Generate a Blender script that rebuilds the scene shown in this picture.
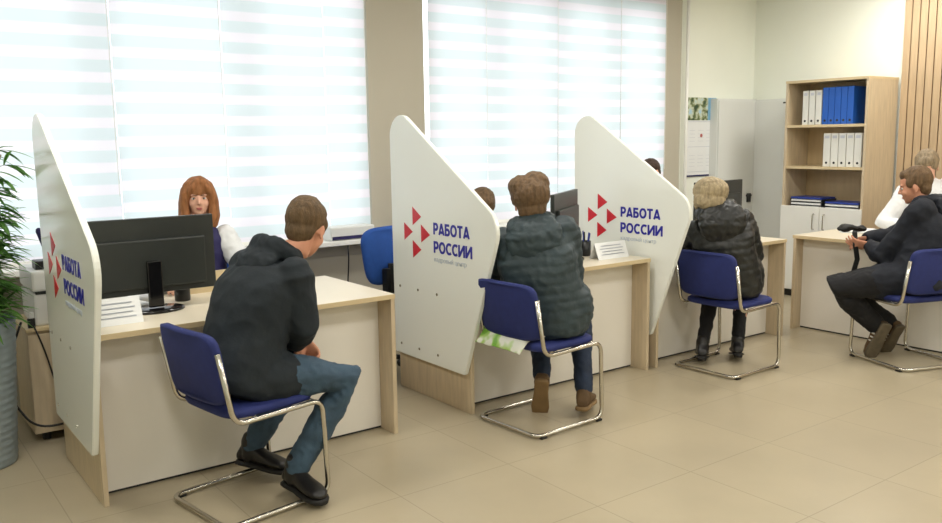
import bpy, bmesh, math, random
from mathutils import Vector, Matrix, noise
random.seed(7)
PI = math.pi
C = bpy.context.scene.collection
for _o in list(bpy.data.objects): bpy.data.objects.remove(_o)

# ------------------------------------------------------------------ camera
FPX, PITCH, YAW, ROLL, CAMH = 849.6, 0.145, 0.9352, -0.0145, 1.5445
fwd = Vector((math.cos(YAW)*math.cos(PITCH), math.sin(YAW)*math.cos(PITCH), -math.sin(PITCH)))
r0 = Vector((math.sin(YAW), -math.cos(YAW), 0)); u0 = r0.cross(fwd)
cr, sr = math.cos(ROLL), math.sin(ROLL)
right = cr*r0 + sr*u0; up = -sr*r0 + cr*u0
cd = bpy.data.cameras.new('camera'); cam = bpy.data.objects.new('camera', cd); C.objects.link(cam)
m3 = Matrix((right, up, -fwd)).transposed()
cam.matrix_world = Matrix.Translation((0, 0, CAMH)) @ m3.to_4x4()
cd.sensor_width = 36; cd.lens = FPX/942*36; cd.clip_start = .05
bpy.context.scene.camera = cam

# ------------------------------------------------------------------ world, exposure
W = bpy.data.worlds.new('daylight'); bpy.context.scene.world = W; W.use_nodes = True
bg = W.node_tree.nodes['Background']; bg.inputs[0].default_value = (.90, .96, 1.0, 1); bg.inputs[1].default_value = 3.35
vs = bpy.context.scene.view_settings
vs.view_transform = 'Standard'; vs.look = 'None'; vs.gamma = 1; vs.exposure = 0; vs.use_curve_mapping = False
CEIL_Z = 3.0
LAMPS = [(x, y) for x in (.4, 2.8, 5.2, 7.0) for y in (-1.4, 1.2, 3.6)]
LAMP_W = 22.5

# ------------------------------------------------------------------ materials
def lin(c):
    r = []
    for v in c:
        v = v/255
        r.append(v/12.92 if v <= .04045 else ((v+.055)/1.055)**2.4)
    return (*r, 1)
def mat(name, rgb, rough=.6, metal=0, nscale=0, namt=0, bump=0, bscale=60, stretch=None, coat=0, spec=.5):
    m = bpy.data.materials.new(name); m.use_nodes = True
    nt = m.node_tree; b = nt.nodes['Principled BSDF']
    b.inputs['Base Color'].default_value = lin(rgb); b.inputs['Roughness'].default_value = rough
    b.inputs['Metallic'].default_value = metal; b.inputs['Coat Weight'].default_value = coat
    b.inputs['Specular IOR Level'].default_value = spec
    tc = nt.nodes.new('ShaderNodeTexCoord'); mp = nt.nodes.new('ShaderNodeMapping')
    nt.links.new(tc.outputs['Object'], mp.inputs[0])
    if stretch: mp.inputs['Scale'].default_value = stretch
    if namt:
        n = nt.nodes.new('ShaderNodeTexNoise'); n.inputs['Scale'].default_value = nscale; n.inputs['Detail'].default_value = 4
        nt.links.new(mp.outputs[0], n.inputs[0])
        cr_ = nt.nodes.new('ShaderNodeValToRGB'); c = lin(rgb)
        cr_.color_ramp.elements[0].position = .3; cr_.color_ramp.elements[1].position = .7
        cr_.color_ramp.elements[0].color = tuple(v*(1-namt) for v in c[:3])+(1,)
        cr_.color_ramp.elements[1].color = tuple(min(1, v*(1+namt)) for v in c[:3])+(1,)
        nt.links.new(n.outputs['Fac'], cr_.inputs[0]); nt.links.new(cr_.outputs[0], b.inputs['Base Color'])
    if bump:
        n2 = nt.nodes.new('ShaderNodeTexNoise'); n2.inputs['Scale'].default_value = bscale; n2.inputs['Detail'].default_value = 3
        nt.links.new(mp.outputs[0], n2.inputs[0])
        bp = nt.nodes.new('ShaderNodeBump'); bp.inputs['Strength'].default_value = bump; bp.inputs['Distance'].default_value = .01
        nt.links.new(n2.outputs['Fac'], bp.inputs['Height']); nt.links.new(bp.outputs[0], b.inputs['Normal'])
    return m
M = {}
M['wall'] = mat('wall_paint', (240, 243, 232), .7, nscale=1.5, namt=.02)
M['wallshade'] = mat('wall_paint_shaded', (186, 180, 164), .75, nscale=1.5, namt=.03)  # window wall: its shade is put into this darker wall colour
M['ceil'] = mat('ceiling_paint', (225, 225, 220), .8, nscale=2, namt=.01)
M['white'] = mat('white_laminate', (240, 240, 234), .32, nscale=2, namt=.01)
M['panelwhite'] = mat('gloss_white_panel', (240, 243, 236), .16, nscale=2, namt=.01)
M['modesty'] = mat('grey_white_laminate', (234, 229, 219), .4, nscale=2, namt=.02)
M['top'] = mat('desk_top_laminate', (222, 212, 190), .35, nscale=3, namt=.02)
M['oak'] = mat('light_oak_laminate', (202, 184, 154), .42, nscale=7, namt=.10, stretch=(6, 6, .7))
M['oakedge'] = mat('oak_edge_band', (212, 192, 152), .4, nscale=8, namt=.05)
M['slat'] = mat('slat_wood', (184, 160, 128), .5, nscale=8, namt=.08, stretch=(5, 5, .5))
M['groove'] = mat('slat_groove', (120, 96, 70), .7, nscale=8, namt=.1)
M['shelfgreen'] = mat('bookcase_back', (190, 166, 126), .5, nscale=6, namt=.06, stretch=(5, 5, .6))
M['blue'] = mat('blue_upholstery', (30, 42, 104), .75, nscale=30, namt=.08, bump=.15, bscale=300)
M['blueoff'] = mat('office_chair_blue', (30, 78, 160), .8, nscale=30, namt=.06, bump=.15, bscale=300)
M['chrome'] = mat('satin_chrome', (200, 196, 186), .22, 1, nscale=30, namt=.03)
M['black'] = mat('black_plastic', (24, 26, 27), .4, nscale=20, namt=.05)
M['monback'] = mat('monitor_back_plastic', (38, 42, 40), .38, nscale=20, namt=.05)
M['glossblack'] = mat('gloss_black', (16, 16, 18), .12, nscale=20, namt=.05)
M['rubber'] = mat('black_rubber', (28, 27, 26), .7, nscale=40, namt=.1)
M['metalgrey'] = mat('grey_enamel_steel', (224, 226, 222), .42, nscale=2, namt=.015)
M['red'] = mat('logo_red', (206, 30, 44), .35, nscale=20, namt=.02)
M['navytext'] = mat('logo_blue', (38, 38, 158), .35, nscale=20, namt=.02)
M['paletext'] = mat('logo_pale', (186, 196, 208), .4, nscale=20, namt=.02)
M['paper'] = mat('paper_white', (232, 234, 234), .7, nscale=10, namt=.01)
M['ink'] = mat('paper_ink', (196, 200, 208), .7, nscale=10, namt=.02)
M['binderwhite'] = mat('binder_white', (226, 226, 220), .5, nscale=10, namt=.02)
M['binderblue'] = mat('binder_blue', (28, 92, 188), .45, nscale=10, namt=.05)
M['folderblue'] = mat('folder_blue', (40, 62, 150), .4, nscale=10, namt=.05)
M['pot'] = mat('ribbed_grey_pot', (146, 158, 164), .5, nscale=10, namt=.04)
M['soil'] = mat('soil', (60, 45, 32), .9, nscale=40, namt=.3, bump=.5)
M['leaf'] = mat('leaf_green', (118, 176, 82), .5, nscale=9, namt=.35)
M['stem'] = mat('cane_stem', (120, 110, 70), .6, nscale=20, namt=.2)
M['printer'] = mat('printer_casing', (214, 214, 208), .5, nscale=10, namt=.01)
M['sky'] = mat('calendar_picture', (120, 170, 200), .5)
M['skin'] = mat('skin', (222, 172, 148), .55, nscale=12, namt=.05, spec=.3)
M['skin2'] = mat('skin_tanned', (206, 148, 120), .55, nscale=12, namt=.06, spec=.3)
M['lip'] = mat('lips', (178, 96, 92), .5)
M['eyew'] = mat('eye_white', (225, 220, 215), .3)
M['iris'] = mat('iris_dark', (50, 40, 34), .3)
def hairmat(n, c): return mat(n, c, .62, nscale=22, namt=.30, stretch=(3, 3, .6), bump=.5, bscale=90, spec=.3)
M['auburn'] = hairmat('auburn_hair', (150, 100, 62))
M['hbrown'] = hairmat('brown_hair', (104, 82, 58))
M['hshort'] = hairmat('short_brown_hair', (98, 78, 54))
M['hblond'] = hairmat('ash_blond_hair', (164, 148, 118))
M['hdark'] = hairmat('dark_brown_hair', (62, 46, 38))
M['hgrey'] = hairmat('grey_brown_hair', (140, 124, 100))
M['navyjacket'] = mat('navy_softshell', (19, 29, 36), .8, nscale=10, namt=.12, bump=.3, bscale=25)
M['navyjacket2'] = mat('dark_navy_cotton', (18, 23, 34), .8, nscale=10, namt=.12, bump=.3, bscale=25)
M['tealpuffer'] = mat('slate_teal_puffer', (42, 57, 62), .6, nscale=10, namt=.15, bump=.35, bscale=30)
M['blackpuffer'] = mat('shiny_black_puffer', (23, 25, 24), .45, nscale=10, namt=.15, bump=.35, bscale=30)
M['jeans'] = mat('blue_denim', (56, 78, 96), .8, nscale=9, namt=.30, bump=.3, bscale=200)
M['jeans2'] = mat('dark_denim', (30, 44, 66), .8, nscale=9, namt=.25, bump=.3, bscale=200)
M['blackcloth'] = mat('black_trousers', (17, 17, 21), .85, nscale=9, namt=.1, bump=.2, bscale=100)
M['vest'] = mat('navy_vest', (38, 34, 84), .75, nscale=9, namt=.08)
M['shirt'] = mat('white_shirt', (228, 230, 232), .75, nscale=9, namt=.02, bump=.2, bscale=30)
M['shoeblack'] = mat('black_leather', (24, 22, 22), .4, nscale=15, namt=.1)
M['shoebrown'] = mat('brown_suede', (96, 74, 48), .8, nscale=15, namt=.15)
M['solegum'] = mat('tan_sole', (132, 106, 70), .7, nscale=15, namt=.1)
M['solegrey'] = mat('grey_sole', (92, 82, 64), .7, nscale=25, namt=.2)
M['stripe'] = mat('white_stripe', (220, 216, 205), .6)
M['cable'] = mat('black_cable', (22, 20, 20), .5)
M['lampframe'] = mat('lamp_frame_white', (230, 230, 230), .4)

def blind_material():
    m = bpy.data.materials.new('zebra_blind_fabric'); m.use_nodes = True; nt = m.node_tree
    nt.nodes.remove(nt.nodes['Principled BSDF']); out = nt.nodes['Material Output']
    tc = nt.nodes.new('ShaderNodeTexCoord'); sx = nt.nodes.new('ShaderNodeSeparateXYZ')
    nt.links.new(tc.outputs['Object'], sx.inputs[0])
    def mth(op, a, b=None):
        n = nt.nodes.new('ShaderNodeMath'); n.operation = op
        for i, v in enumerate((a, b)):
            if v is None: continue
            if isinstance(v, (int, float)): n.inputs[i].default_value = v
            else: nt.links.new(v, n.inputs[i])
        return n.outputs[0]
    ph = mth('FRACT', mth('DIVIDE', sx.outputs['Z'], .134))
    tri = mth('ABSOLUTE', mth('SUBTRACT', ph, .5))
    ramp = nt.nodes.new('ShaderNodeValToRGB')
    ramp.color_ramp.elements[0].position = .20; ramp.color_ramp.elements[0].color = (.94, .91, .965, 1)
    ramp.color_ramp.elements[1].position = .26; ramp.color_ramp.elements[1].color = (.77, .85, .875, 1)
    nt.links.new(tri, ramp.inputs[0])
    tr = nt.nodes.new('ShaderNodeBsdfTranslucent'); df = nt.nodes.new('ShaderNodeBsdfDiffuse'); mx = nt.nodes.new('ShaderNodeMixShader')
    nt.links.new(ramp.outputs[0], tr.inputs[0]); nt.links.new(ramp.outputs[0], df.inputs[0])
    mx.inputs[0].default_value = .58
    nt.links.new(df.outputs[0], mx.inputs[1]); nt.links.new(tr.outputs[0], mx.inputs[2]); nt.links.new(mx.outputs[0], out.inputs[0])
    return m
M['blind'] = blind_material()
def glass_material():
    m = bpy.data.materials.new('window_glass'); m.use_nodes = True; nt = m.node_tree
    nt.nodes.remove(nt.nodes['Principled BSDF']); out = nt.nodes['Material Output']
    t = nt.nodes.new('ShaderNodeBsdfTransparent'); g = nt.nodes.new('ShaderNodeBsdfGlossy'); g.inputs['Roughness'].default_value = .02
    f = nt.nodes.new('ShaderNodeFresnel'); mx = nt.nodes.new('ShaderNodeMixShader')
    nt.links.new(f.outputs[0], mx.inputs[0]); nt.links.new(t.outputs[0], mx.inputs[1]); nt.links.new(g.outputs[0], mx.inputs[2])
    nt.links.new(mx.outputs[0], out.inputs[0]); return m
M['glass'] = glass_material()
def floor_material():
    m = mat('floor_tile', (202, 184, 150), .3, spec=.4); nt = m.node_tree; b = nt.nodes['Principled BSDF']
    tc = nt.nodes.new('ShaderNodeTexCoord'); mp = nt.nodes.new('ShaderNodeMapping'); mp.inputs['Location'].default_value = (-.03, -.02, 0)
    nt.links.new(tc.outputs['Object'], mp.inputs[0])
    br = nt.nodes.new('ShaderNodeTexBrick'); br.offset = 0; br.inputs['Scale'].default_value = 1
    br.inputs['Brick Width'].default_value = .6; br.inputs['Row Height'].default_value = .6; br.inputs['Mortar Size'].default_value = .0028
    br.inputs['Mortar Smooth'].default_value = .3
    c1 = lin((176, 164, 138)); c2 = lin((173, 161, 136)); br.inputs['Color1'].default_value = c1; br.inputs['Color2'].default_value = c2
    br.inputs['Mortar'].default_value = lin((152, 140, 117))
    nt.links.new(mp.outputs[0], br.inputs['Vector'])
    n = nt.nodes.new('ShaderNodeTexNoise'); n.inputs['Scale'].default_value = 2.2; n.inputs['Detail'].default_value = 5
    nt.links.new(tc.outputs['Object'], n.inputs[0])
    rp = nt.nodes.new('ShaderNodeValToRGB'); rp.color_ramp.elements[0].color = (.92, .92, .92, 1); rp.color_ramp.elements[1].color = (1, 1, 1, 1)
    rp.color_ramp.elements[0].position = .35; rp.color_ramp.elements[1].position = .65
    nt.links.new(n.outputs['Fac'], rp.inputs[0])
    mx = nt.nodes.new('ShaderNodeMix'); mx.data_type = 'RGBA'; mx.blend_type = 'MULTIPLY'; mx.inputs[0].default_value = 1
    nt.links.new(br.outputs['Color'], mx.inputs[6]); nt.links.new(rp.outputs[0], mx.inputs[7])
    nt.links.new(mx.outputs[2], b.inputs['Base Color'])
    return m
M['floor'] = floor_material()

# ------------------------------------------------------------------ mesh helpers
def fin(name, bm, m, parent=None, smooth=False, loc=None):
    me = bpy.data.meshes.new(name); bm.normal_update(); bm.to_mesh(me); bm.free()
    ms = m if isinstance(m, (list, tuple)) else [m]
    for x in ms: me.materials.append(M[x])
    if smooth:
        me.polygons.foreach_set('use_smooth', [True]*len(me.polygons))
    o = bpy.data.objects.new(name, me); C.objects.link(o)
    if parent: o.parent = parent
    if loc: o.location = loc
    return o
def thing(name, label, cat, loc=(0, 0, 0), rz=0, group=None):
    o = bpy.data.objects.new(name, None); C.objects.link(o); o.empty_display_size = .1
    o.location = loc; o.rotation_euler = (0, 0, rz); o['label'] = label; o['category'] = cat
    if group: o['group'] = group
    return o
def tag(o, label, cat, group=None):
    o['label'] = label; o['category'] = cat
    if group: o['group'] = group
    return o
def struct(o): o['kind'] = 'structure'; return o
def lab(o, t): o['label'] = t; return o
def copy_tree(o, parent=None):
    c = o.copy(); C.objects.link(c); c.parent = parent
    for ch in [x for x in bpy.data.objects if x.parent == o]: copy_tree(ch, c)
    return c
def box(bm, x0, x1, y0, y1, z0, z1, bev=0, mi=0, mtx=None):
    vs_ = [bm.verts.new((x, y, z)) for x in (x0, x1) for y in (y0, y1) for z in (z0, z1)]
    fs = [(0, 1, 3, 2), (4, 6, 7, 5), (0, 4, 5, 1), (2, 3, 7, 6), (0, 2, 6, 4), (1, 5, 7, 3)]
    F = [bm.faces.new([vs_[i] for i in f]) for f in fs]
    for f in F: f.material_index = mi
    if bev:
        es = list({e for f in F for e in f.edges})
        r = bmesh.ops.bevel(bm, geom=es, offset=bev, segments=2, affect='EDGES', profile=.6)
        vv = {v for f in r['faces'] for v in f.verts} | {v for v in vs_ if v.is_valid}
        for f in r['faces']: f.material_index = mi
    else: vv = set(vs_)
    if mtx:
        for v in vv: v.co = mtx @ v.co
    return bm
def bx(*a, **k): return box(bmesh.new(), *a, **k)
def frames(pts):
    n = len(pts); T = []
    for i in range(n):
        a = pts[max(i-1, 0)]; b = pts[min(i+1, n-1)]; t = (b-a)
        T.append(t.normalized() if t.length > 1e-9 else Vector((0, 0, 1)))
    u = T[0].orthogonal().normalized(); out = []
    for t in T:
        u = (u - t*u.dot(t)).normalized(); out.append((u, t.cross(u)))
    return T, out
def ringloft(bm, rings, cap=True, mi=0, close=False):
    R = [[bm.verts.new(p) for p in r] for r in rings]; n = len(R[0])
    seq = range(len(R)) if close else range(len(R)-1)
    for i in seq:
        a = R[i]; b = R[(i+1) % len(R)]
        for j in range(n):
            f = bm.faces.new((a[j], a[(j+1) % n], b[(j+1) % n], b[j])); f.material_index = mi
    if cap and not close:
        f = bm.faces.new(list(reversed(R[0]))); f.material_index = mi
        f = bm.faces.new(R[-1]); f.material_index = mi
    return R
def tube(bm, pts, r, n=8, mi=0, round_caps=False, close=False):
    pts = [Vector(p) for p in pts]; rr = list(r) if isinstance(r, (list, tuple)) else [r]*len(pts)
    if round_caps:
        d0 = (pts[0]-pts[1]).normalized(); d1 = (pts[-1]-pts[-2]).normalized(); a, b = rr[0], rr[-1]
        pts = [pts[0]+d0*a*.97, pts[0]+d0*a*.7]+pts+[pts[-1]+d1*b*.7, pts[-1]+d1*b*.97]
        rr = [a*.25, a*.72]+rr+[b*.72, b*.25]
    T, fr = frames(pts)
    rings = [[p+u*(x*math.cos(2*PI*k/n))+v*(x*math.sin(2*PI*k/n)) for k in range(n)] for p, x, (u, v) in zip(pts, rr, fr)]
    return ringloft(bm, rings, mi=mi, close=close)
def fillet(pts, r, seg=5):
    pts = [Vector(p) for p in pts]; out = [pts[0]]
    for i in range(1, len(pts)-1):
        a, p, b = pts[i-1], pts[i], pts[i+1]
        d0 = (a-p); d1 = (b-p); k = min(r, d0.length*.49, d1.length*.49)
        s = p+d0.normalized()*k; e = p+d1.normalized()*k
        for j in range(seg+1):
            t = j/seg; out.append(s*(1-t)**2+p*2*t*(1-t)+e*t*t)
    out.append(pts[-1]); return out
def ell(bm, c, rx, ry, rz_, mtx=None, seg=20, rings=12):
    r = bmesh.ops.create_uvsphere(bm, u_segments=seg, v_segments=rings, radius=1)
    S = Matrix.Diagonal((rx, ry, rz_, 1)); Tm = Matrix.Translation(Vector(c)) @ S
    if mtx: Tm = mtx @ Tm
    for v in r['verts']: v.co = Tm @ v.co
def lathe(bm, prof, n=32, c=(0, 0, 0), mi=0):
    rings = [[Vector((c[0]+r*math.cos(2*PI*k/n), c[1]+r*math.sin(2*PI*k/n), c[2]+z)) for k in range(n)] for r, z in prof]
    return ringloft(bm, rings, mi=mi)
def prism(bm, poly, axis_fn, t0, t1, mi=0, bev=0):
    a = [bm.verts.new(axis_fn(p, t0)) for p in poly]; b = [bm.verts.new(axis_fn(p, t1)) for p in poly]; n = len(poly)
    fs = [bm.faces.new(a), bm.faces.new(list(reversed(b)))]
    for i in range(n): bm.faces.new((a[i], b[i], b[(i+1) % n], a[(i+1) % n]))
    bmesh.ops.recalc_face_normals(bm, faces=bm.faces[:])
    if bev:
        es = [e for f in fs for e in f.edges]
        bmesh.ops.bevel(bm, geom=es, offset=bev, segments=2, affect='EDGES')
    return bm
def text_mesh(name, s, size, m, parent, mtx, extrude=.0008, bold=.0, xscale=1, space=1.0):
    cu = bpy.data.curves.new(name, 'FONT'); cu.body = s; cu.size = size; cu.extrude = extrude; cu.offset = bold; cu.space_character = space
    t = bpy.data.objects.new(name+'_curve', cu); C.objects.link(t)
    dg = bpy.context.evaluated_depsgraph_get(); me = bpy.data.meshes.new_from_object(t.evaluated_get(dg))
    bpy.data.objects.remove(t); bpy.data.curves.remove(cu)
    xs = [v.co.x for v in me.vertices]; x0 = min(xs)
    for v in me.vertices: v.co = mtx @ Vector(((v.co.x-x0)*xscale, v.co.y, v.co.z))
    bt = bmesh.new(); bt.from_mesh(me); bmesh.ops.remove_doubles(bt, verts=bt.verts[:], dist=1e-6); seen = set(); k = 0
    nz = mtx.to_3x3() @ Vector((0, 0, 1))
    for f0 in bt.verts:
        if f0 in seen: continue
        isl = [f0]; seen.add(f0)
        for v in isl:
            for e in v.link_edges:
                w = e.other_vert(v)
                if w not in seen: seen.add(w); isl.append(w)
        for v in isl: v.co += nz*(.00012*(k % 4))
        k += 1
    bmesh.ops.recalc_face_normals(bt, faces=bt.faces[:]); bt.to_mesh(me); bt.free()
    me.materials.clear(); me.materials.append(M[m])
    o = bpy.data.objects.new(name, me); C.objects.link(o); o.parent = parent
    return o

def arc(cx, cy, rx, ry, a0, a1, n=16):
    return [(cx+rx*math.cos(math.radians(a0+(a1-a0)*i/n)), cy+ry*math.sin(math.radians(a0+(a1-a0)*i/n))) for i in range(n+1)]
# stroke centre lines of the bold sans capitals, unit cap height: (width, strokes)
GLYPH = {
 'Р': (.60, [[(.10, 0), (.10, 1)], [(.10, .91)]+arc(.30, .665, .21, .245, 90, -90)+[(.10, .42)]]),
 'А': (.74, [[(.09, 0), (.37, 1)], [(.65, 0), (.37, 1)], [(.19, .24), (.55, .24)]]),
 'Б': (.62, [[(.10, 0), (.10, 1)], [(.10, .91), (.53, .91)], [(.10, .54)]+arc(.30, .315, .22, .225, 90, -90)+[(.10, .09)]]),
 'О': (.78, [arc(.39, .5, .29, .41, 0, 360, 28)]),
 'Т': (.64, [[(.02, .91), (.62, .91)], [(.32, 0), (.32, .9)]]),
 'С': (.68, [arc(.40, .5, .30, .41, 48, 312, 22)]),
 'И': (.76, [[(.10, 0), (.10, 1)], [(.66, 0), (.66, 1)], [(.12, .08), (.64, .92)]]),
}
def lettering(s, width, h, m, parent, mtx, wt=.22, th=.0014):
    tot = sum(GLYPH[c][0] for c in s)+.04*(len(s)-1); k = width/tot; x = 0; b = bmesh.new()
    for c in s:
        gw, strokes = GLYPH[c]
        for si, st in enumerate(strokes):
            tz = th+.00025*si
            pts = [Vector(((x+q[0])*k, q[1]*h)) for q in st]; L_, R_ = [], []; hw = wt*h*.5
            for i, q in enumerate(pts):
                a = pts[max(0, i-1)]; e = pts[min(len(pts)-1, i+1)]
                if len(st) > 20 and st[0] == st[-1] or (i in (0, len(pts)-1) and (pts[0]-pts[-1]).length < 1e-6):
                    if i in (0, len(pts)-1): a, e = pts[-2], pts[1]
                d = (e-a).normalized(); n = Vector((-d.y, d.x)); L_.append(q+n*hw); R_.append(q-n*hw)
            def clampy(v): return Vector((v.x, min(max(v.y, 0), h)))
            for i in range(len(pts)-1):
                q4 = [clampy(v) for v in (R_[i], R_[i+1], L_[i+1], L_[i])]
                lo = [b.verts.new(mtx @ Vector((v.x, v.y, 0))) for v in q4]; hi = [b.verts.new(mtx @ Vector((v.x, v.y, tz))) for v in q4]
                b.faces.new(hi)
                for j in range(4): b.faces.new((lo[j], lo[(j+1) % 4], hi[(j+1) % 4], hi[j]))
        x += gw+.04
    return fin('lettering', b, m, parent)

# ------------------------------------------------------------------ room
XL, XR, YB, YW = -2.2, 7.75, -3.2, 5.5
SILL, WTOP = .84, 2.75
struct(fin('floor', bx(XL-.2, XR+.2, YB-.2, YW+.3, -.1, 0), 'floor'))
struct(fin('ceiling', bx(XL-.2, XR+.2, YB-.2, YW+.3, CEIL_Z, CEIL_Z+.1), 'ceil'))
struct(fin('wall_left', bx(XL-.15, XL, YB, YW, 0, CEIL_Z), 'wall'))
struct(fin('wall_right', bx(XR, XR+.15, YB, YW+.3, 0, CEIL_Z), 'wall'))
struct(fin('wall_back', bx(XL-.15, XR+.15, YB-.15, YB, 0, CEIL_Z), 'wall'))
WIN = [(-.55, 3.15), (3.64, 6.36)]
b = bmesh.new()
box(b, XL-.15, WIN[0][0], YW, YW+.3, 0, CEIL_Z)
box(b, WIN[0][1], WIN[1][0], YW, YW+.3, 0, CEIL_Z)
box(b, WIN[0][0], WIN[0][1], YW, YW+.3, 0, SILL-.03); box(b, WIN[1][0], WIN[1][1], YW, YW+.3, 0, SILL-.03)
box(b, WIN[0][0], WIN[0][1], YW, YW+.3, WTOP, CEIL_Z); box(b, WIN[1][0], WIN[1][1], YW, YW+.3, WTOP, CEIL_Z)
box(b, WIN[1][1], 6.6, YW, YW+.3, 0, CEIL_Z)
struct(fin('wall_window_side', b, 'wallshade'))
struct(fin('wall_corner_side', bx(6.6, XR, YW-.004, YW+.3, 0, CEIL_Z), 'wall'))
struct(fin('baseboard_right', bx(XR-.012, XR, YB, YW-.005, 0, .07), 'oak'))
for i, (a, c) in enumerate(WIN):
    w = struct(bpy.data.objects.new('window_%d' % (i+1), None)); C.objects.link(w)
    b = bmesh.new(); n = 4; y0, y1 = YW+.16, YW+.22
    box(b, a, c, y0, y1, SILL-.03, SILL+.04); box(b, a, c, y0, y1, WTOP-.06, WTOP)
    for k in range(n+1):
        x = a+(c-a)*k/n; box(b, max(a, x-.035), min(c, x+.035), y0, y1, SILL+.04, WTOP-.06)
    fin('window_frame', b, 'white', w)
    fin('pane', bx(a+.03, c-.03, YW+.185, YW+.195, SILL+.03, WTOP-.05), 'glass', w)
for i, (a, c) in enumerate(((-.6, 3.2), (3.6, 6.42))):
    struct(fin('trim_%d' % (i+1), bx(a, c, YW-.2, YW+.16, SILL-.035, SILL, bev=.006), 'white'))
# radiator-like boxed heater panel under the left window
# blinds: one roller per sash
def blind(x0, x1, label, ph):
    t = thing('window_blind', label, 'blind', ((x0+x1)/2, YW-.03, 0), 0, 'striped roller blinds hanging in the two windows')
    hw = (x1-x0)/2-.0012; b = bmesh.new()
    zb = SILL+.03; ztop = 2.93
    nz = 12
    R = []
    for j in range(nz+1):
        z = zb+(ztop-zb)*j/nz; R.append([b.verts.new((x, .002*math.sin(3*z+x0), z-ph)) for x in (-hw, 0, hw)])
    for j in range(nz):
        for k in range(2): b.faces.new((R[j][k], R[j][k+1], R[j+1][k+1], R[j+1][k]))
    fin('blind_fabric', b, 'blind', t, True, (0, 0, ph))
    fin('bottom_rail', bx(-hw, hw, -.012, .012, zb-.028, zb, bev=.004), 'white', t)
    b = bmesh.new(); tube(b, [(-hw, 0, ztop+.02), (hw, 0, ztop+.02)], .03, 14); fin('blind_roller', b, 'white', t, True)
    b = bmesh.new(); tube(b, [(hw-.015, -.02, ztop-.02), (hw-.015, -.022, zb+.35)], .002, 5); fin('pull_cord', b, 'white', t)
cuts = [-.5, .08, .72, 1.38, 2.06, 2.79, 3.12]
wd = ['leftmost', 'second', 'third', 'fourth', 'fifth', 'rightmost']
for i in range(6):
    blind(cuts[i], cuts[i+1], 'white zebra-striped roller blind, %s%s across the left window' % (wd[i], '' if wd[i] in ('leftmost', 'rightmost') else ' from the left'), (.0, .01, -.012, .008, 0, .012)[i])
cuts = [3.66, 4.22, 4.98, 5.74, 6.34]
wd = ['leftmost', 'second from the left', 'third from the left', 'rightmost']
for i in range(4):
    blind(cuts[i], cuts[i+1], 'white zebra-striped roller blind, %s in the window by the wall calendar' % wd[i], (.035, .03, .02, .024)[i])
# heating pipe
b = bmesh.new(); tube(b, [(6.63, YW-.05, 0), (6.63, YW-.05, CEIL_Z)], .016, 10)
tag(fin('heating_pipe', b, 'white', None, True), 'thin white vertical pipe between the right window and the calendar', 'pipe')
# slat panelling
b = bmesh.new(); box(b, XR-.03, XR-.001, -1.0, 3.93, 0, CEIL_Z-.001, mi=1)
y = 3.925
while y > -.95:
    box(b, XR-.055, XR-.028, y-.060, y, 0, CEIL_Z-.002, mi=0); y -= .070
struct(fin('trim_3', b, ['slat', 'groove']))

# ------------------------------------------------------------------ ceiling lamps
lw = ['by the window wall', 'in the middle row', 'in the row behind the camera']
def ceiling_lamp():
    t = thing('ceiling_lamp', 'x', 'ceiling lamp', (0, 0, CEIL_Z), 0, 'square panel lamps in the ceiling')
    b = bmesh.new()
    for a in ((-.3, .3, -.3, -.27), (-.3, .3, .27, .3), (-.3, -.27, -.27, .27), (.27, .3, -.27, .27)): box(b, *a, -.03, 0)
    fin('lamp_frame', b, 'lampframe', t)
    m = bpy.data.materials.new('lamp_diffuser'); m.use_nodes = True; p = m.node_tree.nodes['Principled BSDF']
    p.inputs['Emission Color'].default_value = (1, .97, .92, 1); p.inputs['Emission Strength'].default_value = 6; M['diff'] = m
    fin('lamp_diffuser', bx(-.268, .268, -.268, .268, -.02, -.004), 'diff', t)
    l = bpy.data.lights.new('lamp_light', 'AREA'); l.size = .52; l.energy = LAMP_W; l.color = (1, .965, .90)
    lo = bpy.data.objects.new('lamp_light', l); C.objects.link(lo); lo.parent = t; lo.location = (0, 0, -.035)
    return t
L0 = ceiling_lamp()
for i, (x, y) in enumerate(LAMPS):
    o = L0 if i == 0 else copy_tree(L0)
    o.location = (x, y, CEIL_Z)
    o['label'] = 'square white ceiling lamp, %s, %s' % (['leftmost', 'second', 'third', 'rightmost'][i//3], lw[2-i % 3])

# ------------------------------------------------------------------ desks and partitions
YF, YK = 3.715, 4.47
XS = [(.765, 2.247), (2.7227, 4.193), (4.2557, 5.708)]
who = ['nearest the potted plant', 'in the middle of the row', 'at the far end of the row']
def desk(x0, x1, label, top_back=4.5):
    t = thing('service_desk', label, 'desk', (x0, YF, 0), 0, 'wooden service desks in a row along the windows')
    w = x1-x0; d = YK-YF
    lab(fin('side_panel', bx(.0085, .0295, 0, d, 0, .724, bev=.0015), 'oak', t), 'light oak left end panel')
    lab(fin('side_panel', bx(w-.024, w-.001, 0, d, 0, .724, bev=.0015), 'oak', t), 'light oak right end panel')
    fin('modesty_panel', bx(.030, w-.025, .135, .153, .012, .724), 'modesty', t)
    fin('gap_shade', bx(.030, w-.025, .14, .15, 0.001, .0115), 'black', t)  # black strip stands in for the shade in the gap below the panel
    b = bmesh.new(); box(b, .0085, w, -.005, top_back-YF, .725, .75, bev=.0015, mi=0)
    for f in b.faces:
        if f.normal.z < .9: f.material_index = 1
    b.normal_update()
    for f in b.faces: f.material_index = 0 if f.normal.z > .8 else 1
    fin('desk_top', b, ['top', 'oakedge'], t)
    return t
d1 = desk(*XS[0], 'light oak desk with pale top, '+who[0])
fin('back_rail', bx(.62, 1.12, .70, .72, .75, .86), 'oakedge', d1)
desk(*XS[1], 'light oak desk with pale top, '+who[1])
desk(*XS[2], 'light oak desk with pale top, '+who[2])
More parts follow.
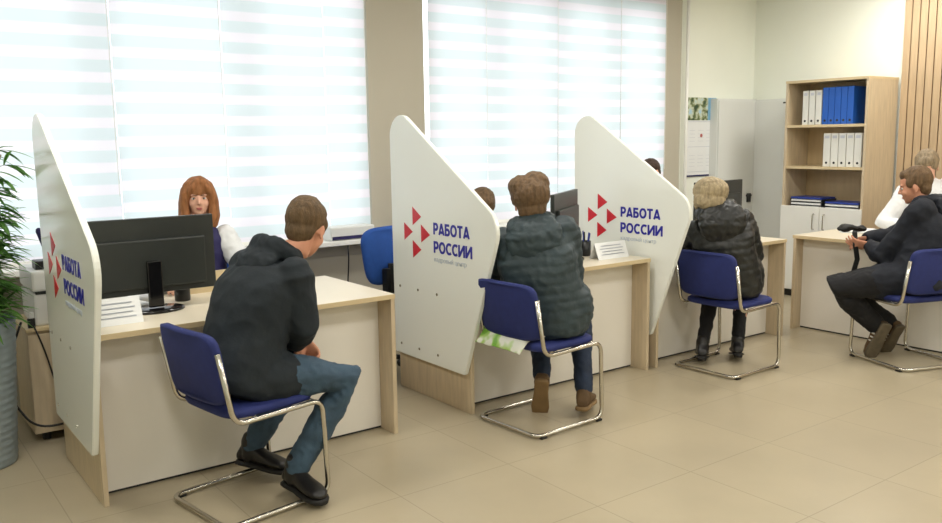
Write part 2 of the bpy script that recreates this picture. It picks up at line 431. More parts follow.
def rounded(poly, rs, seg=6):
    out = []; n = len(poly)
    for i in range(n):
        p = Vector(poly[i]); a = Vector(poly[i-1]); c = Vector(poly[(i+1) % n]); r = rs[i]
        if r <= 0: out.append(tuple(p)); continue
        s = p+(a-p).normalized()*r; e = p+(c-p).normalized()*r; wt = math.sin((a-p).angle(c-p)/2)
        for j in range(seg+1):
            k = j/seg; q = (s*(1-k)**2+p*2*wt*k*(1-k)+e*k*k)/((1-k)**2+2*wt*k*(1-k)+k*k); out.append(tuple(q))
    return out
def partition(x, label):
    t = thing('desk_partition', label, 'partition', (x, YK, 0), 0, 'white shield-shaped partitions between the desks')
    poly = [(4.475, .225), (4.483, 1.785), (3.408, 1.106), (3.742, .225)]
    P = rounded(poly, [.012, .23, .12, .012], 8)
    P = [(y-YK, z) for y, z in P]
    b = prism(bmesh.new(), P, lambda p, q: (q, p[0], p[1]), -.018, .008, bev=.003)
    fin('partition_panel', b, 'panelwhite', t)
    xf = -.0185
    for nm, tri in (('top', ((4.262, 1.145), (4.262, 1.035), (4.17, 1.09))), ('left', ((4.357, 1.045), (4.357, .94), (4.265, .995))),
                    ('right', ((4.173, 1.045), (4.173, .94), (4.08, .99))), ('bottom', ((4.265, .945), (4.265, .84), (4.175, .895)))):
        b = prism(bmesh.new(), [(p[0]-YK-.020, p[1]) for p in tri], lambda p, q: (q, p[0], p[1]), xf-.0012, xf+.0008)
        lab(fin('logo_triangle', b, 'red', t), 'red %s triangle of the emblem' % nm)
    def mt(y, z): return Matrix.Translation((xf-.0002, y-YK, z)) @ Matrix(((0, 0, -1, 0), (-1, 0, 0, 0), (0, 1, 0, 0), (0, 0, 0, 1)))
    lettering('РАБОТА', .350, .068, 'navytext', t, mt(4.024, .998))
    lettering('РОССИИ', .372, .068, 'navytext', t, mt(4.024, .892))
    text_mesh('small_lettering', 'кадровый центр', .036, 'paletext', t, mt(4.02, .842), bold=0, xscale=1.12)
    for z in (.65, .29):
        for y in (4.40, 4.20, 4.0):
            b = bmesh.new(); tube(b, [(xf-.003, y-YK, z), (xf+.001, y-YK, z)], .008, 12); fin('bolt', b, 'chrome', t)
    return t
partition(XS[0][0], 'white shield-shaped partition nearest the plant, seen almost edge-on')
partition(XS[1][0], 'white shield-shaped partition in the middle, just right of the leaning man')
partition(XS[2][0], 'white shield-shaped partition furthest right, left of the blond client')

# desk 4, turned a quarter
def desk4():
    t = thing('service_desk', 'pale topped light oak desk standing crosswise before the bookcase at far right', 'desk', (5.98, 3.83, 0))
    lab(fin('side_panel', bx(.0, .72, -.023, 0, 0, .724, bev=.0015), 'oak', t), 'light oak end panel')
    lab(fin('side_panel', bx(.0, .72, -1.55, -1.527, 0, .724, bev=.0015), 'oak', t), 'light oak end panel')
    fin('modesty_panel', bx(.10, .118, -1.526, -.024, .012, .724), 'modesty', t)
    fin('gap_shade', bx(.105, .115, -1.526, -.024, .001, .0115), 'black', t)  # shade under the panel, drawn as a black strip
    b = bx(-.005, .76, -1.555, .005, .725, .75, bev=.0015); b.normal_update()
    for f in b.faces: f.material_index = 0 if f.normal.z > .8 else 1
    fin('desk_top', b, ['top', 'oakedge'], t)
desk4()

# ------------------------------------------------------------------ bookcase
BX, BY0, BY1, BZ = 7.2, 3.95, 4.75, 2.02
bk = thing('bookcase', 'tall open oak bookcase with white lower doors against the right wall', 'bookcase', (BX, BY0, 0))
D = .5; Wd = BY1-BY0
fin('side_panel', bx(0, D, 0, .022, 0, BZ-.022), 'oak', bk); fin('side_panel', bx(0, D, Wd-.022, Wd, 0, BZ-.022), 'oak', bk)
fin('top_panel', bx(-.004, D, -.002, Wd+.002, BZ-.022, BZ), 'oakedge', bk)
fin('back_panel', bx(D-.14, D-.13, .022, Wd-.022, .0, BZ-.022), 'shelfgreen', bk)
SH = [1.615, 1.235, .845]
for z in SH: fin('shelf', bx(.004, D-.14, .0225, Wd-.0225, z-.024, z), 'oakedge', bk)
fin('plinth', bx(.02, .04, .022, Wd-.022, 0, .06), 'black', bk)
for k, (a, c) in enumerate(((.002, Wd/2-.002), (Wd/2+.002, Wd-.002))):
    dr = fin('door', bx(-.018, -.001, a, c, .07, .865, bev=.002), 'white', bk)
    yy = c-.05 if k == 0 else a+.05
    b = bmesh.new(); tube(b, fillet([(-.018, yy, .80), (-.045, yy, .80), (-.045, yy, .66), (-.018, yy, .66)], .012), .005, 8)
    fin('handle', b, 'chrome', dr, True)
def binder(y, z, w, h, m, label, group):
    t = thing('binder', label, 'binder', (BX+.04, y, z), 0, group)
    fin('binder_cover', bx(0, .25, 0, w, 0, h, bev=.003), m, t)
    b = bmesh.new(); tube(b, [(-.0015, w/2, .035), (.002, w/2, .035)], .011, 12); fin('finger_hole', b, 'black', t)
    if m == 'binderwhite': fin('spine_label', bx(-.0012, .0005, .012, w-.012, h-.045, h-.02), 'ink', t)
wb = .058
pos = ['leftmost', 'second from the left', 'third from the left', 'fourth from the left', 'rightmost']
y = 4.60
for k in range(3):
    binder(y-wb, SH[0], wb-.002, .31, 'binderwhite', 'white binder on the top shelf of the bookcase, %s of the three' % ['leftmost', 'middle', 'rightmost'][k], 'white binders on the top shelf'); y -= wb+.008
for k in range(5):
    binder(y-wb, SH[0], wb-.002, .33, 'binderblue', 'blue binder on the top shelf of the bookcase, %s of the five' % pos[k], 'blue binders on the top shelf'); y -= wb+.002
y = 4.375
for k in range(5):
    binder(y-wb-.012, SH[1], wb+.010, .30, 'binderwhite', 'white binder on the middle shelf of the bookcase, %s of the five' % pos[k], 'white binders on the middle shelf'); y -= wb+.016
def stack(y0, y1, n, label):
    t = thing('paper_tray', label, 'folder stack', (BX+.03, y0, SH[2]), 0, 'trays with folders on the lowest open shelf')
    w = y1-y0; b = bmesh.new()
    for k in range(n):
        z = .03*k
        box(b, 0, .25, 0, w, z, z+.003); box(b, 0, .25, 0, .003, z, z+.026); box(b, 0, .25, w-.003, w, z, z+.026); box(b, .247, .25, 0, w, z, z+.026)
    fin('tray', b, 'monback', t)
    b = bmesh.new()
    for k in range(n): box(b, -.003+.002*k, .24, .008, w-.008, .03*k+.004, .03*k+.02)
    fin('paper', b, 'paper', t)
    fin('folder', bx(-.004, .235, .004, w-.006, .03*n-.004, .03*n+.012, bev=.002), 'folderblue', t)
stack(4.36, 4.68, 3, 'stacked trays with papers and a blue folder, left on the low shelf')
stack(4.0, 4.33, 2, 'stacked trays with papers and a blue folder, right on the low shelf')

# ------------------------------------------------------------------ steel cabinets and calendar
def cab(loc, w, d, h, label, axis, hinge):
    t = thing('metal_cabinet', label, 'cabinet', loc)
    if axis == 'y':   # faces -Y
        fin('cabinet_body', bx(0, w, 0.002, d, 0.0, h, bev=.003), 'metalgrey', t)
        dr = fin('door', bx(.008, w-.006, -.016, .001, .06, h-.02, bev=.002), 'metalgrey', t)
        b = bmesh.new(); box(b, w-.15, w-.09, -.03, -.0165, .84, .93, bev=.004); box(b, w-.18, w-.10, -.045, -.031, .90, .92, bev=.003)
        lab(fin('handle', b, 'black', dr), 'black lever handle')
    else:             # faces -X
        fin('cabinet_body', bx(0.002, d, 0, w, 0.0, h, bev=.003), 'metalgrey', t)
        dr = fin('door', bx(-.016, .001, .006, w-.012, .06, h-.02, bev=.002), 'metalgrey', t)
        fin('lock_plate', bx(-.019, -.0155, .05, .09, h-.05, h-.035), 'black', dr)
    return t
cab((7.04, 5.40, 0), .64, .095, 1.89, 'grey steel cabinet with black lever handle under the calendar corner', 'y', 0)
cab((7.645, 4.97, 0), .425, .104, 1.885, 'narrow grey steel cabinet between the handled cabinet and the bookcase', 'x', 0)
cl = thing('wall_calendar', 'tall white wall calendar with a nature picture on top', 'calendar', (6.7, YW-.006, 1.14))
fin('calendar_sheet', bx(0, .43, -.006, 0, 0, .76), 'paper', cl)
def calpic():
    m = bpy.data.materials.new('calendar_photo'); m.use_nodes = True; nt = m.node_tree; p = nt.nodes['Principled BSDF']
    tc = nt.nodes.new('ShaderNodeTexCoord'); n = nt.nodes.new('ShaderNodeTexNoise'); n.inputs['Scale'].default_value = 14; n.inputs['Detail'].default_value = 5
    nt.links.new(tc.outputs['Object'], n.inputs[0]); rp = nt.nodes.new('ShaderNodeValToRGB'); e = rp.color_ramp.elements
    e[0].position = .38; e[0].color = lin((48, 74, 50)); e[1].position = .68; e[1].color = lin((170, 205, 225))
    q = e.new(.47); q.color = lin((120, 132, 84)); q = e.new(.56); q.color = lin((205, 212, 190))
    nt.links.new(n.outputs['Fac'], rp.inputs[0]); nt.links.new(rp.outputs[0], p.inputs['Base Color']); M['calpic'] = m
calpic()
fin('calendar_picture', bx(.0, .30, -.009, -.006, .54, .76), 'calpic', cl)
fin('calendar_picture', bx(.30, .43, -.009, -.006, .54, .76), 'sky', cl)
b = bmesh.new()
for z in (.53, .285, .04): box(b, .01, .42, -.0085, -.006, z-.006, z-.002)
for r_ in range(3):
    for i in range(3):
        for j in range(4): box(b, .03+.13*i, .115+.13*i, -.0075, -.006, .09+.245*r_+.035*j, .0925+.245*r_+.035*j)
lab(fin('calendar_grid', b, 'ink', cl), 'faint grey date rows')
b = bmesh.new(); tube(b, [(.21, -.008, .39), (.21, -.006, .39)], .018, 14); fin('date_marker', b, 'lip', cl)
lab(fin('calendar_edge', bx(.0, .43, -.009, -.001, -.012, .004), 'vest', cl), 'dark lower edge strip')

# ------------------------------------------------------------------ visitor chairs
def visitor_chair(label):
    t = thing('visitor_chair', label, 'chair', (0, 0, 0), 0, 'blue cantilever visitor chairs in front of the desks')
    r = .0115; w = .235
    full = fillet([(-.262, w, .73), (-.205, w, .43), (.215, w, .44), (.230, w, .016), (-.262, w, .016), (-.262, -w, .016), (.230, -w, .016), (.215, -w, .44), (-.205, -w, .43), (-.262, -w, .73)], .06, 7)
    b = bmesh.new(); tube(b, full, r, 10)
    tube(b, [(-.10, -w, .432), (-.10, w, .432)], .009, 8); tube(b, [(.18, -w, .436), (.18, w, .436)], .009, 8)
    lab(fin('frame', b, 'chrome', t, True), 'bent satin steel tube frame')
    for x in (-.22, .2):
        for s in (1, -1): fin('foot_glide', bx(x-.02, x+.02, s*w-.013, s*w+.013, 0, .012, bev=.003), 'rubber', t)
    # seat pad: rounded slab, slightly dished
    b = bmesh.new(); n = 24; rings = []
    for z, k in ((.437, .9), (.442, .97), (.455, 1), (.47, .985), (.478, .93)):
        ring = []
        for j in range(n*2):
            a = PI*j/n; c, s_ = math.cos(a), math.sin(a)
            x = .215*k*abs(c)**.35*(1 if c > 0 else -1); y = .220*k*abs(s_)**.35*(1 if s_ > 0 else -1)
            ring.append(Vector((x+.0, y, z)))
        rings.append(ring)
    ringloft(b, rings); fin('seat', b, 'blue', t, True)
    # back pad: curved panel
    b = bmesh.new(); rings = []
    for q, k in ((-.018, .92), (-.013, 1), (.013, 1), (.018, .92)):
        ring = []
        for j in range(n*2):
            a = PI*j/n; c, s_ = math.cos(a), math.sin(a)
            y = .222*k*abs(c)**.3*(1 if c > 0 else -1); z = .652+.150*k*abs(s_)**.3*(1 if s_ > 0 else -1)
            ring.append(Vector((-.238-(z-.66)*.17-.028*(1-(y/.23)**2)+q, y, z)))
        rings.append(ring)
    ringloft(b, rings); fin('backrest', b, 'blue', t, True)
    return t
VC = [((1.325, 3.425), 9, 'blue cantilever chair under the man leaning at the nearest desk'),
      ((2.995, 3.42), 3, 'blue cantilever chair with a green and white bag on its seat'),
      ((4.67, 3.445), 1, 'blue cantilever chair under the blond client'),
      ((5.70, 2.79), 70, 'blue cantilever chair at the far right, seen from its left side')]
vc0 = visitor_chair('x')
for i, ((x, y), a, l) in enumerate(VC):
    o = vc0 if i == 0 else copy_tree(vc0)
    o.location = (x, y, 0); o.rotation_euler = (0, 0, math.radians(a)); o['label'] = l

# ------------------------------------------------------------------ office chairs
def office_chair():
    t = thing('office_chair', 'x', 'office chair', (0, 0, 0), 0, 'blue swivel chairs behind the desks')
    b = bmesh.new()
    for k in range(5):
        a = 2*PI*k/5+.3; tube(b, [(0, 0, .10), (.26*math.cos(a), .26*math.sin(a), .065)], [.026, .016], 8, round_caps=True)
    fin('star_base', b, 'black', t, True)
    for k in range(5):
        a = 2*PI*k/5+.3; x, y = .265*math.cos(a), .265*math.sin(a); b = bmesh.new()
        tube(b, [(x-.012*math.sin(a), y+.012*math.cos(a), .025), (x+.012*math.sin(a), y-.012*math.cos(a), .025)], .025, 14); fin('caster', b, 'black', t, True)
    b = bmesh.new(); tube(b, [(0, 0, .1), (0, 0, .28), (0, 0, .281), (0, 0, .42)], [.026, .026, .014, .014], 12); fin('gas_stem', b, 'black', t, True)
    b = bmesh.new(); n = 20; rings = []
    for z, k in ((.42, .85), (.43, .97), (.455, 1), (.468, .95), (.472, .8)):
        rings.append([Vector((.225*k*abs(math.cos(PI*j/n))**.5*(1 if math.cos(PI*j/n) > 0 else -1), .225*k*abs(math.sin(PI*j/n))**.5*(1 if math.sin(PI*j/n) > 0 else -1), z)) for j in range(2*n)])
    ringloft(b, rings); fin('seat', b, 'blueoff', t, True)
    b = bmesh.new(); rings = []
    for q, k in ((-.022, .9), (-.015, 1), (.01, 1), (.018, .92)):
        ring = []
        for j in range(n*2):
            a = PI*j/n; c, s_ = math.cos(a), math.sin(a); yy = abs(c)**.5*(1 if c > 0 else -1); zz = abs(s_)**.5*(1 if s_ > 0 else -1)
            y = (.185+.045*zz)*k*yy; z = .80+.19*k*zz
            ring.append(Vector((-.23-(z-.8)*.12-.03*(1-(y/.23)**2)+q, y, z)))
        rings.append(ring)
    ringloft(b, rings); fin('backrest', b, 'blueoff', t, True)
    b = bmesh.new(); tube(b, fillet([(-.02, 0, .41), (-.3, 0, .42), (-.3, 0, .75)], .08), .02, 8); box(b, -.31, -.265, -.05, .05, .56, .72, bev=.006)
    fin('back_bracket', b, 'black', t)
    return t
oc0 = office_chair()
for i, (x, y, a, l) in enumerate([(2.72, 4.95, 105, 'empty blue swivel chair beside the middle partition, its back to the window'),
                                  (1.62, 4.84, -108, 'blue swivel chair under the woman in the navy vest'),
                                  (3.47, 4.90, -110, 'blue swivel chair hidden behind the middle desk'),
                                  (5.26, 4.86, -118, 'blue swivel chair behind the far desk'),
                                  (6.98, 3.18, 200, 'blue swivel chair behind the crosswise desk')]):
    o = oc0 if i == 0 else copy_tree(oc0)
    o.location = (x, y, 0); o.rotation_euler = (0, 0, math.radians(a)); o['label'] = l

# ------------------------------------------------------------------ monitors
def monitor(w, h, zc, label):
    t = thing('monitor', label, 'monitor', (0, 0, .75), 0, 'black monitors on the desks')   # screen faces +Y, back faces -Y
    z0 = zc-h/2-.75; z1 = zc+h/2-.75
    b = bx(-w/2, w/2, -.012, .014, z0, z1, bev=.004); fin('monitor_housing', b, 'monback', t)
    b = bx(-w/2+.05, w/2-.05, -.034, -.0125, z0+.03, z1-.10, bev=.008); fin('rear_cover', b, 'monback', t)
    fin('screen', bx(-w/2+.012, w/2-.012, .0142, .016, z0+.016, z1-.012), 'glossblack', t)
    b = bmesh.new(); box(b, -.035, .035, -.055, -.035, .02, z0+.16, bev=.006); fin('stand_neck', b, 'glossblack', t)
    b = bmesh.new(); n = 32; R = []
    for z, k in ((0, .96), (.004, 1), (.012, .98), (.016, .9)):
        R.append([Vector((.135*k*math.cos(2*PI*j/n), .095*k*math.sin(2*PI*j/n)-.03, z)) for j in range(n)])
    ringloft(b, R); fin('stand_base', b, 'glossblack', t, True)
    return t
o = monitor(.61, .36, 1.012, 'large black monitor seen from behind on the nearest desk'); o.location = (1.15, 4.12, .75)
o = copy_tree(o); o['label'] = 'black monitor turned aside behind the client in the slate jacket'; o.location = (3.72, 4.02, .75); o.rotation_euler = (0, 0, math.radians(33))
o = copy_tree(o); o['label'] = 'black monitor right of the blond client in front of the steel cabinet'; o.location = (5.36, 4.08, .75); o.rotation_euler = (0, 0, math.radians(4))

# ------------------------------------------------------------------ desk items
def tent(loc, rz, w, h, label):
    t = thing('tent_card', label, 'desk sign', loc, rz, 'white information cards on the desks')
    b = bmesh.new(); d = .045
    prism(b, [(0, 0), (.003, 0), (d, h-.004), (2*d-.003, 0), (2*d, 0), (d, h)], lambda p, q: (q, p[0], p[1]), 0, w)
    fin('card', b, 'paper', t)
    b = bmesh.new(); k = (h-.0)/d
    for i in range(4):
        z = h*(.25+.17*i); y = d*z/h; a = .12+.05*(i % 2)
        sl = (d/h)*.006
        vs4 = [b.verts.new(p) for p in ((w*a, y-.0008, z), (w*(1-a), y-.0008, z), (w*(1-a), y+sl-.0008, z+.006), (w*a, y+sl-.0008, z+.006))]
        f = b.faces.new(vs4)
    r = bmesh.ops.solidify(b, geom=b.faces[:], thickness=.0006)
    lab(fin('print_lines', b, 'ink', t), 'grey lines of print')
tent((.815, 3.86, .7505), .03, .215, .115, 'white tent card with print on the nearest desk by the partition')
tent((3.87, 3.86, .7505), 0, .28, .105, 'wide white tent card on the middle desk in front of the right partition')
def penholder(loc, label, cols):
    t = thing('pen_holder', label, 'pen holder', loc)
    b = bmesh.new(); lathe(b, [(.036, 0), (.038, .002), (.038, .10), (.034, .10), (.033, .006)], 20); fin('cup', b, 'black', t, True)
    for k, c in enumerate(cols):
        a = 2*PI*k/len(cols); b = bmesh.new()
        tube(b, [(.012*math.cos(a), .012*math.sin(a), .01), (.034*math.cos(a), .034*math.sin(a), .15+.01*(k % 2))], .0045, 8, round_caps=True); fin('pen', b, c, t)
penholder((3.96, 4.08, .7505), 'black pen holder with blue pens beside the middle monitor', ['folderblue', 'folderblue', 'paper', 'black', 'folderblue'])
penholder((1.335, 4.27, .7505), 'black pen holder with pens behind the nearest monitor', ['folderblue', 'folderblue', 'paper', 'black'])
def papers(loc, rz, w, d, n, label, name='paper_stack', m='paper'):
    b = bmesh.new(); random.seed(n+int(loc[0]*10))
    for k in range(n):
        box(b, -w/2, w/2, -d/2, d/2, .003*k, .003*k+.0024, mtx=Matrix.Rotation(random.uniform(-.08, .08), 4, 'Z'))
    o = fin(name, b, m, None, False, loc); o.rotation_euler = (0, 0, rz); tag(o, label, 'papers'); return o
papers((3.90, 4.27, .7505), .2, .21, .29, 6, 'small stack of white papers behind the pen holder on middle desk')
papers((6.55, 3.62, .7505), .3, .30, .21, 5, 'white papers spread on the corner of the crosswise desk')
papers((1.05, 4.29, .7505), .1, .21, .15, 5, 'white papers behind the nearest monitor stand')
# crumpled snack bag / tissue pack behind monitor stand
b = bmesh.new(); ell(b, (0, 0, .028), .075, .04, .028)
for v in b.verts: v.co += noise.noise_vector(v.co*30)*.012; v.co.z = max(v.co.z, .0)
tag(fin('tissue_pack', b, 'shirt', None, True, (1.16, 4.36, .7505)), 'crumpled white tissue pack seen under the nearest monitor', 'tissue pack')
# tray and closed laptop on the sill
t = thing('printer', 'low white and grey printer lying on the window sill right of the man', 'printer', (2.71, YW-.19, SILL+.0005))
fin('printer_body', bx(0, .35, 0, .14, .0, .095, bev=.01), 'metalgrey', t)
fin('paper_slot', bx(.01, .34, -.004, .004, .006, .030), 'vest', t)
b = bmesh.new(); tube(b, fillet([(2.83, YW-.21, .805), (2.83, YW-.212, .7), (2.86, YW-.12, .45), (2.87, YW-.03, .03), (2.7, YW-.04, .012)], .05), .005, 6)
tag(fin('power_cable', b, 'cable', None, True), 'thin black cable hanging below the sill beside the empty chair', 'cable')

# ------------------------------------------------------------------ pedestal + left printer + cables
pd = thing('pedestal_cabinet', 'light oak pedestal on black feet between the plant and the nearest partition', 'cabinet', (.69, 4.76, 0))
fin('pedestal_body', bx(0, .42, .018, .45, .045, .59, bev=.002), 'oak', pd)
fin('door', bx(.002, .418, 0, .017, .05, .575, bev=.002), 'oak', pd)
fin('pedestal_top', bx(-.005, .425, -.005, .455, .591, .609, bev=.002), 'oakedge', pd)
for x in (.06, .36):
    for y in (.06, .39):
        b = bmesh.new(); tube(b, [(x, y, 0), (x, y, .044)], .022, 12); fin('foot', b, 'black', pd)
t = thing('printer', 'boxy white office printer on the oak pedestal behind the partition', 'printer', (.74, 4.80, .6095))
fin('printer_body', bx(0, .35, 0, .36, 0, .17, bev=.012), 'printer', t)
fin('scanner_lid', bx(-.004, .354, -.004, .36, .178, .285, bev=.014), 'printer', t)
fin('paper_slot', bx(.012, .338, -.003, .02, .165, .180), 'monback', t)
fin('control_panel', bx(.22, .33, -.010, -.004, .20, .26, bev=.002), 'black', t)
t = thing('desk_phone', 'black handset unit standing upright on the white printer', 'phone', (.80, 4.90, .8955))
fin('phone_base', bx(-.03, .06, -.05, .05, 0, .045, bev=.006), 'black', t)
b = bmesh.new(); tube(b, [(.04, -.02, .03), (.03, -.025, .1), (.005, -.03, .2)], [.014, .012, .017], 10, round_caps=True); fin('handset', b, 'vest', t, True)
b = bmesh.new()
tube(b, fillet([(.66, 4.70, .66), (.60, 4.72, .5), (.575, 4.86, .28), (.68, 4.70, .10), (.85, 4.66, .11), (1.0, 4.7, .15), (1.04, 4.70, .012)], .12, 8), .006, 6)
tag(fin('power_cable', b, 'cable', None, True), 'thick black cable looping down beside the grey plant pot', 'cable')
b = bmesh.new()
tube(b, fillet([(.72, 4.745, .63), (.76, 4.735, .5), (.80, 4.73, .3), (.87, 4.73, .18), (.95, 4.72, .012)], .1, 6), .0045, 6)
tag(fin('power_cable', b, 'cable', None, True), 'thinner black cable running down the front of the oak pedestal', 'cable')
t = thing('power_adapter', 'small black and white power strip on the pedestal edge beside the pot', 'power strip', (.70, 4.77, .6095))
fin('strip_body', bx(-.0, .035, -.0, .02, 0, .05, bev=.004), 'black', t)
fin('plug', bx(.005, .03, -.012, -.0005, .052, .085, bev=.004), 'printer', t)

# ------------------------------------------------------------------ plant
pl = thing('potted_palm', 'tall leafy green plant in a ribbed grey pot at the left edge', 'potted plant', (.42, 4.62, 0))
b = bmesh.new(); prof = [(.155, 0), (.16, .01)]
for k in range(1, 70):
    z = .01+.69*k/70; r_ = .16+.045*(z/.7)+.0016*math.sin(z*2*PI/.035); prof.append((r_, z))
prof += [(.208, .71), (.195, .71), (.19, .66), (.0005, .66)]
lathe(b, prof, 40); fin('pot', b, 'pot', pl, True)
b = bmesh.new(); lathe(b, [(.189, .662), (.12, .672), (.001, .675)], 30); fin('soil', b, 'soil', pl, True)
def leaf(bm, o, d, L, w, droop):
    d = d.normalized(); side = d.cross(Vector((0, 0, 1)));
    if side.length < .1: side = Vector((1, 0, 0))
    side.normalize(); n = 7; prev = None
    for i in range(n+1):
        t_ = i/n; p = o+d*(L*t_)+Vector((0, 0, -droop*L*t_*t_)); ww = w*math.sin(PI*min(1, t_*.92+.06))**.8
        nrm = Vector((0, 0, 1)); row = [bm.verts.new(p-side*ww+nrm*ww*.25), bm.verts.new(p), bm.verts.new(p+side*ww+nrm*ww*.25)]
        if prev:
            for j in range(2): bm.faces.new((prev[j], prev[j+1], row[j+1], row[j]))
        prev = row
random.seed(11)
bs = bmesh.new(); bl = bmesh.new()
for s in range(22):
    a = -.6+random.uniform(-1.7, 1.7); r_ = random.uniform(.02, .12); base = Vector((r_*math.cos(a), r_*math.sin(a), .66))
    hgt = random.uniform(.40, .98); lean = Vector((math.cos(a)*.16, math.sin(a)*.16, 0))*random.uniform(.2, 1)
    pts = [base+lean*(t_*t_)+Vector((0, 0, hgt*t_)) for t_ in [i/8 for i in range(9)]]
    tube(bs, pts, [.006]*5+[.004]*4, 6)
    nf = int(hgt*12)+2
    for f_ in range(nf):
        t_ = .12+.88*(f_/nf); p = base+lean*(t_*t_)+Vector((0, 0, hgt*t_)); aa = random.uniform(0, 2*PI)
        out = Vector((math.cos(aa), math.sin(aa), random.uniform(.15, .7))).normalized(); q = p+out*random.uniform(.03, .07)
        tube(bs, [p, q], .002, 4)
        for g_ in range(random.randint(5, 7)):
            dd = (out+Vector((random.uniform(-.9, .9), random.uniform(-.9, .9), random.uniform(-.5, .3)))).normalized()
            LL = random.uniform(.10, .19)
            if q.x+dd.x*LL < .27 or (q.y+dd.y*LL > -.09 and q.y > -.09 and q.x+dd.x*LL < .42): leaf(bl, q, dd, LL, random.uniform(.010, .016), random.uniform(.15, .55))
bmesh.ops.solidify(bl, geom=bl.faces[:], thickness=.0006)
fin('stems', bs, 'stem', pl, True); fin('foliage', bl, 'leaf', pl, True)
#PEOPLE
# ------------------------------------------------------------------ people
def remesh(bm, vox, smooth_it=4):
    me = bpy.data.meshes.new('tmp'); bmesh.ops.triangulate(bm, faces=[f for f in bm.faces if len(f.verts) > 4]); bm.to_mesh(me); bm.free()
    o = bpy.data.objects.new('tmp', me); C.objects.link(o)
    m = o.modifiers.new('r', 'REMESH'); m.mode = 'VOXEL'; m.voxel_size = vox
    s = o.modifiers.new('s', 'SMOOTH'); s.factor = .5; s.iterations = smooth_it
    dg = bpy.context.evaluated_depsgraph_get(); me2 = bpy.data.meshes.new_from_object(o.evaluated_get(dg))
    bpy.data.objects.remove(o); bpy.data.meshes.remove(me)
    return me2
def link_mesh(name, me, m, parent):
    me.materials.clear()
    for x in (m if isinstance(m, (list, tuple)) else [m]): me.materials.append(M[x])
    me.polygons.foreach_set('use_smooth', [True]*len(me.polygons)); me.name = name
    o = bpy.data.objects.new(name, me); C.objects.link(o); o.parent = parent; return o
def displace(me, fn):
    nr = [v.normal.copy() for v in me.vertices]
    for v, n in zip(me.vertices, nr): v.co = v.co+n*fn(v.co, n)
def hdir(a): a = math.radians(a); return Vector((math.cos(a), math.sin(a), 0))
def sections(bm, secs, n=22, sq=1.0):
    rings = []
    for c, u, v in secs:
        ring = []
        for k in range(n):
            a = 2*PI*k/n; cc, ss = math.cos(a), math.sin(a)
            cc = abs(cc)**sq*(1 if cc >= 0 else -1); ss = abs(ss)**sq*(1 if ss >= 0 else -1)
            ring.append(c+u*cc+v*ss)
        rings.append(ring)
    ringloft(bm, rings)
def torso(bm, P, N, fp, fc, prof, back=.03, sq=.85):
    ax = (N-P); L = ax.length; axn = ax.normalized(); secs = []
    for t, rx, ry in prof:
        k = max(0, min(1, t)); f = (hdir(fp)*(1-k)+hdir(fc)*k).normalized()
        f = (f-axn*f.dot(axn)).normalized(); l = axn.cross(f)
        c = P+ax*t-f*back*math.sin(PI*k); secs.append((c, l*rx, f*ry))
    sections(bm, secs, sq=sq)
BODY = [(-.17, .06, .05), (-.14, .13, .09), (0, .155, .115), (.2, .15, .105), (.4, .135, .095), (.6, .15, .105), (.78, .165, .10), (.9, .15, .08), (.97, .08, .06), (1.02, .055, .055)]
def hand(bm, w, d, pn, curl, side):
    """w wrist, d direction to the knuckles, pn palm normal, side +1 thumb to d x pn"""
    d = d.normalized(); pn = (pn-d*pn.dot(d)).normalized(); s = d.cross(pn)*side
    sections(bm, [(w-d*.02, s*.024, pn*.019), (w+d*.015, s*.028, pn*.016), (w+d*.045, s*.038, pn*.016), (w+d*.085, s*.041, pn*.014), (w+d*.095, s*.036, pn*.009)], 14)
    for k, (off, L) in enumerate(((.030, .072), (.0105, .080), (-.010, .074), (-.029, .058))):
        p = w+d*.08+s*off; dd = (d+s*off*2.2).normalized(); pts = [p]
        for j, fr in enumerate((.15, .42, .27, .20)):
            a = curl*(0 if j == 0 else 1)*(1+.12*k)
            ax = dd.cross(pn).normalized(); dd = Matrix.Rotation(a, 3, ax) @ dd if a else dd
            pn_ = pn; p = p+dd*L*fr*1.1; pts.append(p)
        tube(bm, pts, [.0092, .0090, .0088, .0080, .0070], 8, round_caps=True)
    p = w+d*.02+s*.026; t1 = (d*.6+s*.75+pn*.35).normalized(); t2 = (d*.85+s*.25+pn*.5).normalized()
    tube(bm, [p, p+t1*.04, p+t1*.04+t2*.03, p+t1*.038+t2*.055], [.013, .0108, .0095, .008], 8, round_caps=True)
def headm(c, yaw, pitch=0, roll=0, s=1):
    return Matrix.Translation(c) @ Matrix.Rotation(math.radians(yaw), 4, 'Z') @ Matrix.Rotation(math.radians(pitch), 4, 'Y') @ Matrix.Rotation(math.radians(roll), 4, 'X') @ Matrix.Scale(s, 4)
